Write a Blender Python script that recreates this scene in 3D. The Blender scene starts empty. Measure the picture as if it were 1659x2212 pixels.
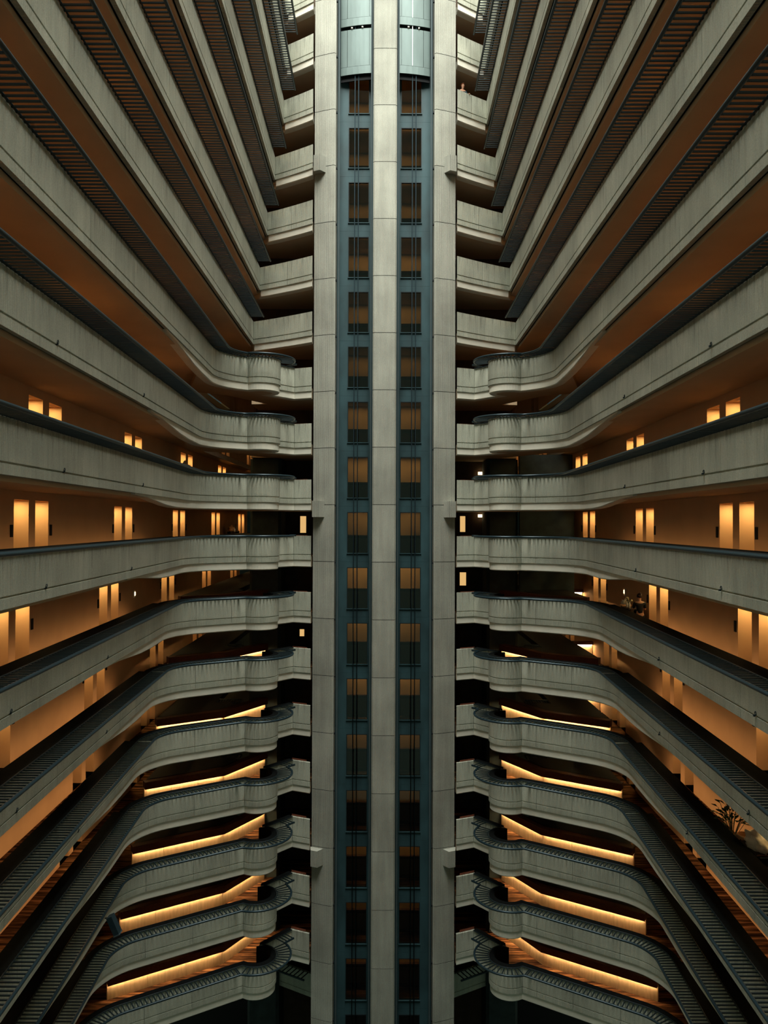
import bpy, bmesh, math, random
from mathutils import Vector, Matrix
from mathutils.geometry import tessellate_polygon
random.seed(7)
sc = bpy.context.scene
COL = sc.collection

# ------------------------------------------------------------------ camera
cam_d = bpy.data.cameras.new('camera'); cam = bpy.data.objects.new('camera', cam_d); COL.objects.link(cam)
cam_d.sensor_fit = 'VERTICAL'; cam_d.sensor_height = 36.0; cam_d.lens = 1660.0/2212.0*36.0
cam_d.clip_start = 0.05; cam_d.clip_end = 400
cam.matrix_world = Matrix.Rotation(math.radians(90+0.83), 4, 'X') @ Matrix.Rotation(math.radians(0.18), 4, 'Z')
sc.camera = cam
# ------------------------------------------------------------------ world, skylight, exposure
w = bpy.data.worlds.new('world'); sc.world = w; w.use_nodes = True
w.node_tree.nodes['Background'].inputs[0].default_value = (0.66, 0.97, 0.74, 1)
w.node_tree.nodes['Background'].inputs[1].default_value = 0.20
sky_d = bpy.data.lights.new('skylight', 'AREA'); sky_d.shape = 'RECTANGLE'; sky_d.size = 26; sky_d.size_y = 38
sky_d.energy = 88000; sky_d.color = (1.0, 1.0, 0.91)
sky = bpy.data.objects.new('skylight', sky_d); COL.objects.link(sky); sky.location = (0, 15.5, 52)
sc.view_settings.view_transform = 'Standard'; sc.view_settings.look = 'None'
sc.view_settings.exposure = 0.0; sc.view_settings.gamma = 1.0; sc.view_settings.use_curve_mapping = False
sc.cycles.use_denoising = True
sc.cycles.max_bounces = 8; sc.cycles.diffuse_bounces = 5; sc.cycles.glossy_bounces = 3
sc.cycles.transparent_max_bounces = 8; sc.cycles.sample_clamp_indirect = 4.0
sc.cycles.use_light_tree = True

# ------------------------------------------------------------------ materials
def mat(name, col, rough=0.8, metal=0.0, var=0.0, scale=3.0, vec=(1, 1, 1), spec=0.3, emit=None, bump=0.0):
    m = bpy.data.materials.new(name); m.use_nodes = True
    nt = m.node_tree; b = nt.nodes['Principled BSDF']
    b.inputs['Base Color'].default_value = (*col, 1); b.inputs['Roughness'].default_value = rough
    b.inputs['Metallic'].default_value = metal; b.inputs['Specular IOR Level'].default_value = spec
    if emit:
        b.inputs['Emission Color'].default_value = (*emit[0], 1); b.inputs['Emission Strength'].default_value = emit[1]
    if var or bump:
        g = nt.nodes.new('ShaderNodeNewGeometry'); mp = nt.nodes.new('ShaderNodeMapping')
        mp.inputs['Scale'].default_value = vec
        n = nt.nodes.new('ShaderNodeTexNoise'); n.inputs['Scale'].default_value = scale; n.inputs['Detail'].default_value = 5
        nt.links.new(g.outputs['Position'], mp.inputs['Vector']); nt.links.new(mp.outputs[0], n.inputs['Vector'])
        if var:
            r = nt.nodes.new('ShaderNodeMapRange'); r.inputs[1].default_value = .3; r.inputs[2].default_value = .7
            r.inputs[3].default_value = 1-var; r.inputs[4].default_value = 1+var
            nt.links.new(n.outputs[0], r.inputs[0])
            mx = nt.nodes.new('ShaderNodeVectorMath'); mx.operation = 'SCALE'; mx.inputs[0].default_value = col
            nt.links.new(r.outputs[0], mx.inputs['Scale']); nt.links.new(mx.outputs[0], b.inputs['Base Color'])
        if bump:
            bp = nt.nodes.new('ShaderNodeBump'); bp.inputs['Strength'].default_value = bump; bp.inputs['Distance'].default_value = .02
            nt.links.new(n.outputs[0], bp.inputs['Height']); nt.links.new(bp.outputs[0], b.inputs['Normal'])
    return m

def concrete_mat(name, col, ribs=22.0, rib_strength=0.5, rung_shade=0.0):
    m = bpy.data.materials.new(name); m.use_nodes = True
    nt = m.node_tree; N = nt.nodes; L = nt.links; b = N['Principled BSDF']
    b.inputs['Roughness'].default_value = .92; b.inputs['Specular IOR Level'].default_value = .15
    g = N.new('ShaderNodeNewGeometry'); oi = N.new('ShaderNodeObjectInfo'); uv = N.new('ShaderNodeUVMap')
    def noise(scale, vec, src, det=4):
        mp = N.new('ShaderNodeMapping'); mp.inputs['Scale'].default_value = vec; L.new(src, mp.inputs['Vector'])
        n = N.new('ShaderNodeTexNoise'); n.inputs['Scale'].default_value = scale; n.inputs['Detail'].default_value = det
        L.new(mp.outputs[0], n.inputs['Vector']); return n.outputs[0]
    def rng(src, a, c, lo=.3, hi=.7):
        r = N.new('ShaderNodeMapRange'); r.inputs[1].default_value = lo; r.inputs[2].default_value = hi
        r.inputs[3].default_value = a; r.inputs[4].default_value = c; L.new(src, r.inputs[0]); return r.outputs[0]
    def mul(a, c):
        q = N.new('ShaderNodeMath'); q.operation = 'MULTIPLY'; L.new(a, q.inputs[0]); L.new(c, q.inputs[1]); return q.outputs[0]
    P = g.outputs['Position']
    f = rng(noise(.55, (1, 1, 1), P), .84, 1.14)
    f = mul(f, rng(noise(1.0, (5, 5, .35), P), .91, 1.08))
    f = mul(f, rng(noise(34, (1, 1, 1), P, 3), .86, 1.13))
    f = mul(f, rng(oi.outputs['Random'], .93, 1.06, 0, 1))
    if rung_shade:   # rung shadows painted into the colour as irregular streaks (v runs 0 at the top edge)
        sp = N.new('ShaderNodeSeparateXYZ'); L.new(uv.outputs[0], sp.inputs[0])
        d = rng(noise(1.0, (5.5, .25, 1), uv.outputs[0], 3), -.1, .75, .42, .68)
        s = N.new('ShaderNodeMath'); s.operation = 'SUBTRACT'; L.new(d, s.inputs[0])
        a = N.new('ShaderNodeMath'); a.operation = 'ABSOLUTE'; L.new(sp.outputs[1], a.inputs[0]); L.new(a.outputs[0], s.inputs[1])
        f = mul(f, rng(s.outputs[0], 1.0, 1-rung_shade, 0.0, .35))
    mx = N.new('ShaderNodeVectorMath'); mx.operation = 'SCALE'; mx.inputs[0].default_value = col
    L.new(f, mx.inputs['Scale']); L.new(mx.outputs[0], b.inputs['Base Color'])
    wv = N.new('ShaderNodeTexWave'); wv.bands_direction = 'X'; wv.inputs['Scale'].default_value = ribs/6.283
    wv.inputs['Distortion'].default_value = 1.2; wv.inputs['Detail'].default_value = 2; wv.inputs['Detail Scale'].default_value = .6
    L.new(uv.outputs[0], wv.inputs['Vector'])
    bp = N.new('ShaderNodeBump'); bp.inputs['Strength'].default_value = rib_strength; bp.inputs['Distance'].default_value = .03
    L.new(wv.outputs['Fac'], bp.inputs['Height']); L.new(bp.outputs[0], b.inputs['Normal'])
    return m

def carpet_mat():
    m = bpy.data.materials.new('striped carpet'); m.use_nodes = True
    nt = m.node_tree; N = nt.nodes; L = nt.links; b = N['Principled BSDF']; b.inputs['Roughness'].default_value = .95
    b.inputs['Specular IOR Level'].default_value = .05
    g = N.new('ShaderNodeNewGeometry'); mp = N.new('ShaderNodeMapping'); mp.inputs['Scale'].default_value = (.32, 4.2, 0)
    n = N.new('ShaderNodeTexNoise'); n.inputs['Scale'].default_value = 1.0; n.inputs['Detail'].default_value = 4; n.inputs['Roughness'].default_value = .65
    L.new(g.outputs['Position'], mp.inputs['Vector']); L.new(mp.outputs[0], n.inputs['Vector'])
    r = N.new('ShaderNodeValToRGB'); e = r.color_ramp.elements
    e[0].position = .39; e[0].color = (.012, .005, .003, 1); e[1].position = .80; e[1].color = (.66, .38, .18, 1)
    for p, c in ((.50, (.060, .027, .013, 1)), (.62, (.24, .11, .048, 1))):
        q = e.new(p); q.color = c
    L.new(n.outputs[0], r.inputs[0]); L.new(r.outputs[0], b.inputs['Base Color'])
    return m

def glass_mat():
    m = bpy.data.materials.new('window glass'); m.use_nodes = True
    nt = m.node_tree; N = nt.nodes; L = nt.links; N.remove(N['Principled BSDF'])
    t = N.new('ShaderNodeBsdfTransparent'); t.inputs[0].default_value = (.62, .62, .58, 1)
    g = N.new('ShaderNodeBsdfGlossy'); g.inputs['Roughness'].default_value = .03; g.inputs[0].default_value = (.8, .9, .9, 1)
    fr = N.new('ShaderNodeFresnel'); fr.inputs[0].default_value = 1.5
    mx = N.new('ShaderNodeMixShader'); L.new(fr.outputs[0], mx.inputs[0]); L.new(t.outputs[0], mx.inputs[1]); L.new(g.outputs[0], mx.inputs[2])
    L.new(mx.outputs[0], N['Material Output'].inputs['Surface'])
    return m

M = dict(
    concrete=concrete_mat('board marked concrete', (.40, .412, .338), 24, .32, .24),
    pier=concrete_mat('ribbed pier concrete', (.335, .34, .292), 40, .55, 0),
    lip=mat('pale plaster lip', (.72, .70, .60), .85, var=.06, scale=2),
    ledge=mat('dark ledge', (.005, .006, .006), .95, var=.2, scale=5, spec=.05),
    rail=mat('blue black painted rail', (.014, .032, .042), .34, .3, spec=.45),
    rung=mat('blue black painted rung', (.009, .018, .021), .55, .1),
    paint=mat('tan corridor paint', (.60, .37, .20), .8, var=.05, scale=1.2),
    ceil=mat('brown soffit paint', (.52, .40, .265), .85, var=.06, scale=.8),
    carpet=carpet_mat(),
    dark=mat('dark teal concrete', (.035, .050, .052), .9, var=.25, scale=2),
    darkbrown=mat('dark brown panelling', (.07, .045, .032), .8, var=.2, scale=2),
    black=mat('near black', (.006, .007, .008), .8),
    wood=mat('dark red wood cap', (.085, .026, .013), .5, var=.35, scale=3, vec=(3, 3, 12)),
    lit=mat('pale board marked planter', (.62, .44, .26), .85, var=.12, scale=3, vec=(3, 3, .6)),
    shaft=mat('teal shaft paint', (.022, .054, .062), .6, var=.30, scale=1.2, vec=(1, 1, .5)),
    steel=mat('grey blue steel', (.045, .065, .07), .8, .0, var=.1, scale=2),
    cable=mat('steel cable', (.010, .020, .025), .8, .0, spec=.1),
    car=mat('brushed car shell', (.10, .135, .13), .45, .35, var=.12, scale=2, vec=(1, 1, .3)),
    glass=glass_mat(),
    door=mat('brown door', (.20, .095, .045), .5, var=.1, scale=4, vec=(6, 6, .6)),
    brass=mat('metal handle', (.6, .5, .3), .3, 1),
    strip=mat('warm light strip', (1, .8, .5), .5, emit=((1.0, .69, .33), 95.0)),
    bulb=mat('warm lamp', (1, .8, .5), .5, emit=((1.0, .70, .33), 6.0)),
    white=mat('white plastic', (.7, .68, .62), .5),
    linen=mat('white linen', (.62, .55, .45), .9, var=.15, scale=6, bump=.5),
    canvas=mat('tan canvas', (.55, .30, .14), .9, var=.15, scale=6),
    skin=mat('skin', (.50, .27, .17), .6),
    hair=mat('dark hair', (.03, .015, .01), .7),
    redhair=mat('auburn hair', (.22, .06, .02), .7),
    cloth=mat('black cloth', (.015, .015, .017), .9),
    navy=mat('navy cloth', (.01, .035, .055), .9),
    leaf=mat('dark leaf', (.015, .035, .014), .6, var=.3, scale=8),
    flower=mat('cream flower', (.75, .62, .38), .7),
)

# ------------------------------------------------------------------ helpers
def link(o, parent=None):
    COL.objects.link(o)
    if parent is not None:
        o.parent = parent
    return o

def obj(name, bm, m, parent=None, smooth=False, struct=False):
    """one mesh object from a bmesh given in world space"""
    me = bpy.data.meshes.new(name); bmesh.ops.recalc_face_normals(bm, faces=bm.faces); bm.to_mesh(me); bm.free()
    if m is not None: me.materials.append(M[m] if isinstance(m, str) else m)
    if smooth:
        for p in me.polygons: p.use_smooth = True
    o = bpy.data.objects.new(name, me); link(o, parent)
    if parent is not None:
        off = Vector(parent.location)
        if parent.parent is not None: off = off + Vector(parent.parent.location)
        o.location = -off if parent.type == 'EMPTY' or parent.location.length > 0 else (0, 0, 0)
    if struct: o['kind'] = 'structure'
    return o

def tag(o, label, cat, group=None):
    o['label'] = label; o['category'] = cat
    if group: o['group'] = group
    return o

def thing(name, label, cat, loc, group=None):
    o = bpy.data.objects.new(name, None); o.empty_display_size = .2; o.location = loc; COL.objects.link(o)
    return tag(o, label, cat, group)

def box(bm, x0, x1, y0, y1, z0, z1):
    v = [bm.verts.new(p) for p in ((x0, y0, z0), (x1, y0, z0), (x1, y1, z0), (x0, y1, z0), (x0, y0, z1), (x1, y0, z1), (x1, y1, z1), (x0, y1, z1))]
    for f in ((0, 3, 2, 1), (4, 5, 6, 7), (0, 1, 5, 4), (1, 2, 6, 5), (2, 3, 7, 6), (3, 0, 4, 7)):
        bm.faces.new([v[i] for i in f])
    return bm

def boxm(*a):
    return box(bmesh.new(), *a)

def prism(bm, pts, z0, z1):
    n = len(pts); uvl = bm.loops.layers.uv.verify()
    a = [bm.verts.new((p[0], p[1], z0)) for p in pts]; b = [bm.verts.new((p[0], p[1], z1)) for p in pts]
    u = 0.0
    for i in range(n):
        j = (i+1) % n
        d = math.hypot(pts[j][0]-pts[i][0], pts[j][1]-pts[i][1])
        f = bm.faces.new((a[i], a[j], b[j], b[i]))
        for lp, q in zip(f.loops, ((u, z0-z1), (u+d, z0-z1), (u+d, 0), (u, 0))): lp[uvl].uv = q
        u += d
    for tri in tessellate_polygon([[Vector((p[0], p[1], 0)) for p in pts]]):
        bm.faces.new([a[i] for i in tri]); bm.faces.new([b[i] for i in reversed(tri)])
    return bm

def flat(bm, pts, z):
    v = [bm.verts.new((p[0], p[1], z)) for p in pts]
    for tri in tessellate_polygon([[Vector((p[0], p[1], 0)) for p in pts]]):
        bm.faces.new([v[i] for i in tri])
    return bm

def tube(bm, pts, r, n=8, closed=False):
    pts = [Vector(p) for p in pts]; rings = []
    for i, p in enumerate(pts):
        a = pts[max(i-1, 0)]; c = pts[min(i+1, len(pts)-1)]
        t = (c-a).normalized(); up = Vector((0, 0, 1)) if abs(t.z) < .95 else Vector((1, 0, 0))
        s = t.cross(up).normalized(); q = s.cross(t)
        rings.append([bm.verts.new(p+(s*math.cos(6.28318*k/n)+q*math.sin(6.28318*k/n))*r) for k in range(n)])
    for i in range(len(rings)-1):
        for k in range(n):
            bm.faces.new((rings[i][k], rings[i][(k+1) % n], rings[i+1][(k+1) % n], rings[i+1][k]))
    bm.faces.new(rings[0]); bm.faces.new(list(reversed(rings[-1])))
    return bm

def normals(pts):
    """mitred normals, pointing to the right of the direction of travel (towards the atrium)"""
    out = []
    for i, p in enumerate(pts):
        ns = []
        for a, c in ((i-1, i), (i, i+1)):
            if a >= 0 and c < len(pts):
                d = Vector((pts[c][0]-pts[a][0], pts[c][1]-pts[a][1]))
                if d.length > 1e-6:
                    d.normalize(); ns.append(Vector((d.y, -d.x)))
        n = ns[0] if len(ns) == 1 else (ns[0]+ns[1])
        if n.length < .3: n = ns[0]
        n = n.normalized(); k = 1/max(.6, n.dot(ns[0])); out.append(n*k)
    return out

def sweep(bm, pts, nrm, prof, T, sx):
    """prof: closed loop of (offset, dz); pts in left-hand coordinates; sx = +1 left, -1 mirrors"""
    uvl = bm.loops.layers.uv.verify(); rings = []; us = [0.0]
    for i in range(1, len(pts)): us.append(us[-1]+math.hypot(pts[i][0]-pts[i-1][0], pts[i][1]-pts[i-1][1]))
    for p, n in zip(pts, nrm):
        rings.append([bm.verts.new((sx*(p[0]+n.x*o), p[1]+n.y*o, T+z)) for o, z in prof])
    m = len(prof)
    for i in range(len(pts)-1):
        for k in range(m):
            j = (k+1) % m
            f = bm.faces.new((rings[i][k], rings[i+1][k], rings[i+1][j], rings[i][j]))
            for lp, q in zip(f.loops, ((us[i], prof[k][1]), (us[i+1], prof[k][1]), (us[i+1], prof[j][1]), (us[i], prof[j][1]))): lp[uvl].uv = q
    bm.faces.new(rings[0]); bm.faces.new(list(reversed(rings[-1])))
    return bm

# ------------------------------------------------------------------ measured plan
def T(k): return -0.667+2.9*k          # top of the concrete parapet of level k (0 = eye level)
FL, CE = -1.05, -1.35                  # floor top, soffit, below T
X30 = {11: 5.1, 10: 5.15, 9: 5.2, 8: 5.3, 7: 5.8, 6: 6.22, 5: 6.65, 4: 7.02, 3: 7.7, 2: 8.15, 1: 8.6, 0: 8.8, -1: 9.4, -2: 9.9, -3: 10.38, -4: 10.75, -5: 11.45, -6: 11.96, -7: 12.45}
SL = {3: .030, 2: .038, 1: .042, 0: .045, -1: .05, -2: .05, -3: .05, -4: .05, -5: .05, -6: .045, -7: .04}
def xw(k, y): return -(X30[k]+SL.get(k, .010)*(y-30))
WALL = {1: 10.12, 0: 10.5, -1: 11.05, -2: 11.6, -3: 12.02, -4: 12.5}
def wall_x(k, y):
    base = WALL.get(k, X30[k]+1.75)
    return -(base+.030*(min(y, 33)-30)) if k < 3 else -(base+.01*(min(y, 33)-30))
P0, P1 = (-3.74, 39.5), (-4.68, 39.9)
SD = (.846, .533); SN = (.533, -.846)      # direction and normal of the slanted end wall
def centre(k): return (-6.10, 37.85+.05*k)

def line_circle(p, d, c, r, pick):
    fx, fy = p[0]-c[0], p[1]-c[1]; b = fx*d[0]+fy*d[1]; q = b*b-(fx*fx+fy*fy-r*r)
    q = math.sqrt(max(q, 0)); t = -b-q if pick < 0 else -b+q
    return (p[0]+d[0]*t, p[1]+d[1]*t)

def low_path(k, off, y0=2.0):
    """curved balcony: wing, fillet, slanted wall, round bay, short wall. Returns points and marks"""
    c = centre(k); J = (c[0]+.95*math.cos(math.radians(236.6)), c[1]+.95*math.sin(math.radians(236.6)))
    pts = [(xw(k, y0)+off, y0)]; marks = {}
    s = SL.get(k, .01)
    sl = (J[0]+SN[0]*off, J[1]+SN[1]*off)
    # wing line x = a - s*y
    a = -(X30[k]-s*30)+off
    # intersection with slanted line sl + t*SD
    t = (a-s*sl[1]-sl[0])/(SD[0]+s*SD[1]); I = (sl[0]+t*SD[0], sl[1]+t*SD[1])
    wd = Vector((-s, 1)).normalized(); sd = Vector(SD)
    turn = wd.angle(sd); r = 2.5-off; tl = r*math.tan(turn/2)
    A = Vector(I)-wd*tl; B = Vector(I)+sd*tl
    marks['yf'] = A.y
    yy = y0
    while yy+3.75 < A.y-1:
        yy += 3.75; pts.append((a-s*yy, yy))
    n_r = Vector((wd.y, -wd.x)); cen = A+n_r*r
    a0 = math.atan2(A.y-cen.y, A.x-cen.x)
    for i in range(11):
        an = a0-turn*i/10; pts.append((cen.x+r*math.cos(an), cen.y+r*math.sin(an)))
    marks['fillet_end'] = len(pts)-1
    R = .95+off
    D0 = line_circle(sl, SD, c, R, -1)
    if off <= 0.0001 and off >= -.0001: D0 = J
    pts.append(D0); marks['J'] = len(pts)-1
    l1d = Vector((P1[0]+5.336, P1[1]-39.146)).normalized(); l1n = Vector((l1d.y, -l1d.x))
    q = (P1[0]+l1n.x*off, P1[1]+l1n.y*off)
    E0 = line_circle(q, l1d, c, R, +1)
    a1 = math.atan2(D0[1]-c[1], D0[0]-c[0]); a2 = math.atan2(E0[1]-c[1], E0[0]-c[0])
    while a1 < 0: a1 += 2*math.pi
    while a2 < a1+.5: a2 += 2*math.pi
    for i in range(1, 21):
        an = a1+(a2-a1)*i/20; pts.append((c[0]+R*math.cos(an), c[1]+R*math.sin(an)))
    marks['E'] = len(pts)-1; marks['arc'] = (a1, a2)
    # P1 corner of the offset lines
    l2d = Vector((P0[0]-P1[0], P0[1]-P1[1])).normalized(); l2n = Vector((l2d.y, -l2d.x))
    mm = l1n+l2n; mm = mm.normalized()/max(.5, mm.normalized().dot(l1n))
    pts.append((P1[0]+mm.x*off, P1[1]+mm.y*off)); marks['P1'] = len(pts)-1
    pts.append((P0[0], P0[1]+l2n.y*off)); return pts, marks

def end_y(x): d = abs(x)-3.74; return 39.55+.72*d-.03*d*d
def high_path(k, off=0.0, y0=2.0):
    cx = xw(k, 41.2); cy = end_y(cx); pts = []
    yy = y0
    while yy < cy-2:
        pts.append((xw(k, yy)+off, yy)); yy += 3.75
    pts.append((xw(k, cy)+off, cy-off*.8)); ci = len(pts)-1
    for i in range(1, 9):
        x = cx+(P0[0]-cx)*i/8; pts.append((x+(off*.5 if i < 8 else 0), end_y(x)-off*.8))
    return pts, {'C': ci}

def arclen(pts):
    u = [0.0]
    for i in range(1, len(pts)): u.append(u[-1]+math.hypot(pts[i][0]-pts[i-1][0], pts[i][1]-pts[i-1][1]))
    return u
def cut(pts, nrm, u, a, b):
    """part of a polyline between arc lengths a and b"""
    op, on = [], []
    def at(s):
        for i in range(len(u)-1):
            if u[i] <= s <= u[i+1]+1e-9 and u[i+1] > u[i]:
                f = (s-u[i])/(u[i+1]-u[i])
                return ((pts[i][0]+(pts[i+1][0]-pts[i][0])*f, pts[i][1]+(pts[i+1][1]-pts[i][1])*f), nrm[i].lerp(nrm[i+1], f))
        return pts[-1], nrm[-1]
    p, n = at(a); op.append(p); on.append(n)
    for i in range(len(u)):
        if a+.02 < u[i] < b-.02: op.append(pts[i]); on.append(nrm[i])
    p, n = at(b); op.append(p); on.append(n)
    return op, on

ORD = ['', 'first', 'second', 'third', 'fourth', 'fifth', 'sixth', 'seventh', 'eighth', 'ninth', 'tenth', 'eleventh', 'twelfth']
def level_words(k):
    return 'at eye height' if k == 0 else '%s %s the eye-level one' % (ORD[abs(k)], 'above' if k > 0 else 'below')

PANEL = [(0, 0), (0, -.945), (-.035, -.955), (-.035, -.985), (0, -.995), (0, -1.23), (-.13, -1.23), (-.13, 0)]
rung_me = bpy.data.meshes.new('rung'); _b = boxm(0, 1, -.024, .024, -.016, .016); _b.to_mesh(rung_me); _b.free(); rung_me.materials.append(M['rung'])
eye_me = bpy.data.meshes.new('eyelet'); _b = bmesh.new(); tube(_b, [(.035*math.cos(6.2832*i/10), 0, .045*math.sin(6.2832*i/10)) for i in range(11)], .011, 5); box(_b, -.02, .02, 0, .05, -.075, -.03)
_b.to_mesh(eye_me); _b.free(); eye_me.materials.append(M['rail'])

def put(name, me, parent, mw):
    o = bpy.data.objects.new(name, me); COL.objects.link(o); o.parent = parent
    o.matrix_local = mw if parent.type == 'MESH' else Matrix.Translation(-Vector(parent.location)) @ mw
    return o

def rungs(parent, inner, outer, T, sx):
    for (a, b) in zip(inner, outer):
        p = Vector((sx*a[0], a[1], T+.01)); d = Vector((sx*b[0], b[1], T+.01))-p
        ang = math.atan2(d.y, d.x)
        put('rung', rung_me, parent, Matrix.Translation(p) @ Matrix.Rotation(ang, 4, 'Z') @ Matrix.Diagonal((d.length, 1, 1, 1)))

def balcony(k, side):
    sx = 1 if side == 'left' else -1
    t = T(k); low = k <= 3
    pts, mk = (low_path if low else high_path)(k, 0.0)
    nrm = normals(pts); u = arclen(pts); nrm[-1] = Vector((0, -1))
    kind = 'curved concrete balcony with round bay and ladder rail' if low else 'square-cornered concrete balcony with ladder rail'
    root = thing('balcony', '%s %s, %s' % (side, kind, level_words(k)), 'balcony', (sx*xw(k, 30), 30, t-1.6), '%s-hand balconies around the atrium' % side)
    # concrete panels between the joints
    if low:
        brk = [u[0]]
        s = 22.0-2.0+(.3*k) % 1.2
        s -= 3.75*4
        while s < mk['yf']-2.0-.9:
            if s > .5: brk.append(s)
            s += 3.75
        uj = u[mk['J']]; ue = u[mk['E']]
        for q in (uj-(4.6 if uj-4.6 > brk[-1]+1.5 else 2.6), uj-2.45, uj-.72):
            if q > brk[-1]+1.0: brk.append(q)
        brk += [uj, uj+1.95, ue, u[mk['P1']], u[-1]]
    else:
        brk = [u[0]]; s = 20.6-15+(.37*k) % 1.5; uc = u[mk['C']]
        while s < uc-1.6:
            brk.append(s); s += 3.75
        brk += [uc, uc+(u[-1]-uc)*.52, u[-1]]
    for a, b in zip(brk[:-1], brk[1:]):
        if a < 5.0 and b < 6.0 and a > 0: continue
        p, n = cut(pts, nrm, u, a+.006, b-.006)
        obj('concrete_panel', sweep(bmesh.new(), p, n, PANEL, t, sx), 'concrete', root)
    # dark ledge behind the panels
    uc_ = u[mk['P1']] if low else u[mk['C']]
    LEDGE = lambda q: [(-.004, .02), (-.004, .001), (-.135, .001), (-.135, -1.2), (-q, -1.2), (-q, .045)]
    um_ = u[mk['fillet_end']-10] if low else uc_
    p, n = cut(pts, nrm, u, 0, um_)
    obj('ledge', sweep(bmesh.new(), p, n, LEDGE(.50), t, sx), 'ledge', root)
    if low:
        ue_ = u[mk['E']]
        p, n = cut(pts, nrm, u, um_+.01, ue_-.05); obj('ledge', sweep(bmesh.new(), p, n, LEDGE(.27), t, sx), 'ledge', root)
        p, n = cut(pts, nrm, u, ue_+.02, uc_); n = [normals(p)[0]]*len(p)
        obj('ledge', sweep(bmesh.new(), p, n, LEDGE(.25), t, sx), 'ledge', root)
    p, n = cut(pts, nrm, u, uc_, u[-1]-.22)
    obj('wood_rim', sweep(bmesh.new(), p, n, [(-.11, .03), (-.11, .003), (-.135, .003), (-.135, -1.2), (-.28, -1.2), (-.28, .03)], t, sx), 'wood', root)['label'] = 'dark red wooden rim behind the end wall'
    # pale lip under the end part
    LIP = [(-.055, -1.22), (-.055, -1.57), (-.09, -1.61), (-.40, -1.61), (-.40, -1.22)]
    if low:
        ul0, ul1 = mk['yf']-2.0-8.0, mk['yf']-2.0-2.0
        p, n = cut(pts, nrm, u, ul0, u[-1]); p2, n2 = [], []
        for q in (0, 1.5, 3.0, 4.5, 6.0):
            a_, b_ = cut(pts, nrm, u, ul0+q, ul0+q+.1); p2.append(a_[0]); n2.append(b_[0])
        a_, b_ = cut(pts, nrm, u, ul1+.2, u[-1]-.02); p2 += a_; n2 += b_
        bm = sweep(bmesh.new(), p2, n2, LIP, t, sx)
        bm.verts.ensure_lookup_table()
        for i_ in range(len(p2)):
            f_ = min(1.0, i_/4.0); f_ = .14+.86*f_*f_*(3-2*f_)
            for j_ in range(5):
                v_ = bm.verts[i_*5+j_]; v_.co.z = t-1.22+(v_.co.z-t+1.22)*f_
    else:
        p, n = cut(pts, nrm, u, u[mk['C']]+.1, u[-1]-.02)
        bm = sweep(bmesh.new(), p, n, LIP, t, sx)
    obj('lip', bm, 'lip', root)['label'] = 'pale plaster lip under the end wall'
    # ladder-like rail that leans out over the atrium
    OFF = .70
    if low:
        rp, rm = low_path(k, OFF)
        rp = rp[:-1]
    else:
        cy = pts[mk['C']][1]; rp = [(xw(k, y)+OFF, y) for y in (2, 10, 20, 30, cy-.95)]
    if low:
        ip = pts[:mk['P1']+1]; ip_n = nrm[:mk['P1']+1]
    else:
        ip = [(xw(k, y), y) for y in (2, 10, 20, 30, cy-.95)]; ip_n = [Vector((1, 0))]*5
    rail = obj('handrail', tube(bmesh.new(), [(sx*p[0], p[1], t+.03) for p in rp], .052, 8), 'rail', root, True)
    obj('inner_rail', tube(bmesh.new(), [(sx*(p[0]+.035*n.x), p[1]+.035*n.y, t+.02) for p, n in zip(ip, ip_n)], .026, 6), 'rung', root, True)
    inn, out = [], []
    def seg(a, b, step, nx, ny, skip=0.0):
        L = math.hypot(b[0]-a[0], b[1]-a[1]); m = int(L/step)
        for i in range(m+1):
            f = (i*step)/L; x = a[0]+(b[0]-a[0])*f; y = a[1]+(b[1]-a[1])*f
            out.append((x, y)); inn.append((x-nx*OFF, y-ny*OFF))
    YS = 8.5
    if low:
        # wing
        yA = rm['yf']; s = SL.get(k, .01)
        seg((xw(k, YS)+OFF, YS), (xw(k, yA)+OFF, yA), .19, 1, -s*0)
        # fillet: radial
        fe = mk['fillet_end']; f0 = fe-10
        rfe = rm['fillet_end']; rf0 = rfe-10
        m = 13
        for i in range(1, m):
            q = i/m*10; a = int(q); f = q-a
            lr = lambda A, o: (A[o+a][0]+(A[o+a+1][0]-A[o+a][0])*f, A[o+a][1]+(A[o+a+1][1]-A[o+a][1])*f)
            out.append(lr(rp, rf0)); inn.append(lr(pts, f0))
        seg(rp[rfe], rp[rm['J']], .19, SN[0], SN[1])
        a1, a2 = rm['arc']; c = centre(k); m = int((a2-a1)/.155)
        out.append(rp[rm['J']]); inn.append((rp[rm['J']][0]-SN[0]*OFF, rp[rm['J']][1]-SN[1]*OFF))
        for i in range(m+1):
            an = a1+(a2-a1)*i/m
            inn.append((c[0]+.95*math.cos(an), c[1]+.95*math.sin(an))); out.append((c[0]+(.95+OFF)*math.cos(an), c[1]+(.95+OFF)*math.sin(an)))
        E0, Q = rp[rm['E']], rp[rm['P1']]
        d = Vector((Q[0]-E0[0], Q[1]-E0[1])).normalized(); seg(Q, E0, .19, d.y, -d.x)
    else:
        seg((xw(k, YS)+OFF, YS), (xw(k, cy-.95)+OFF, cy-.95), .19, 1, 0)
    rungs(rail, inn, out, t, sx)
    if k in (-3, -2, -1, 0, 1, 2):
        for y in (15.1, 18.9, 26.3):
            y += .9*math.sin(k*2.3)
            put('eyelet', eye_me, root, Matrix.Translation((sx*(xw(k, y)+.02), y, t-.90)) @ Matrix.Rotation(math.radians(90), 4, 'Z'))
    return pts, mk, nrm

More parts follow.
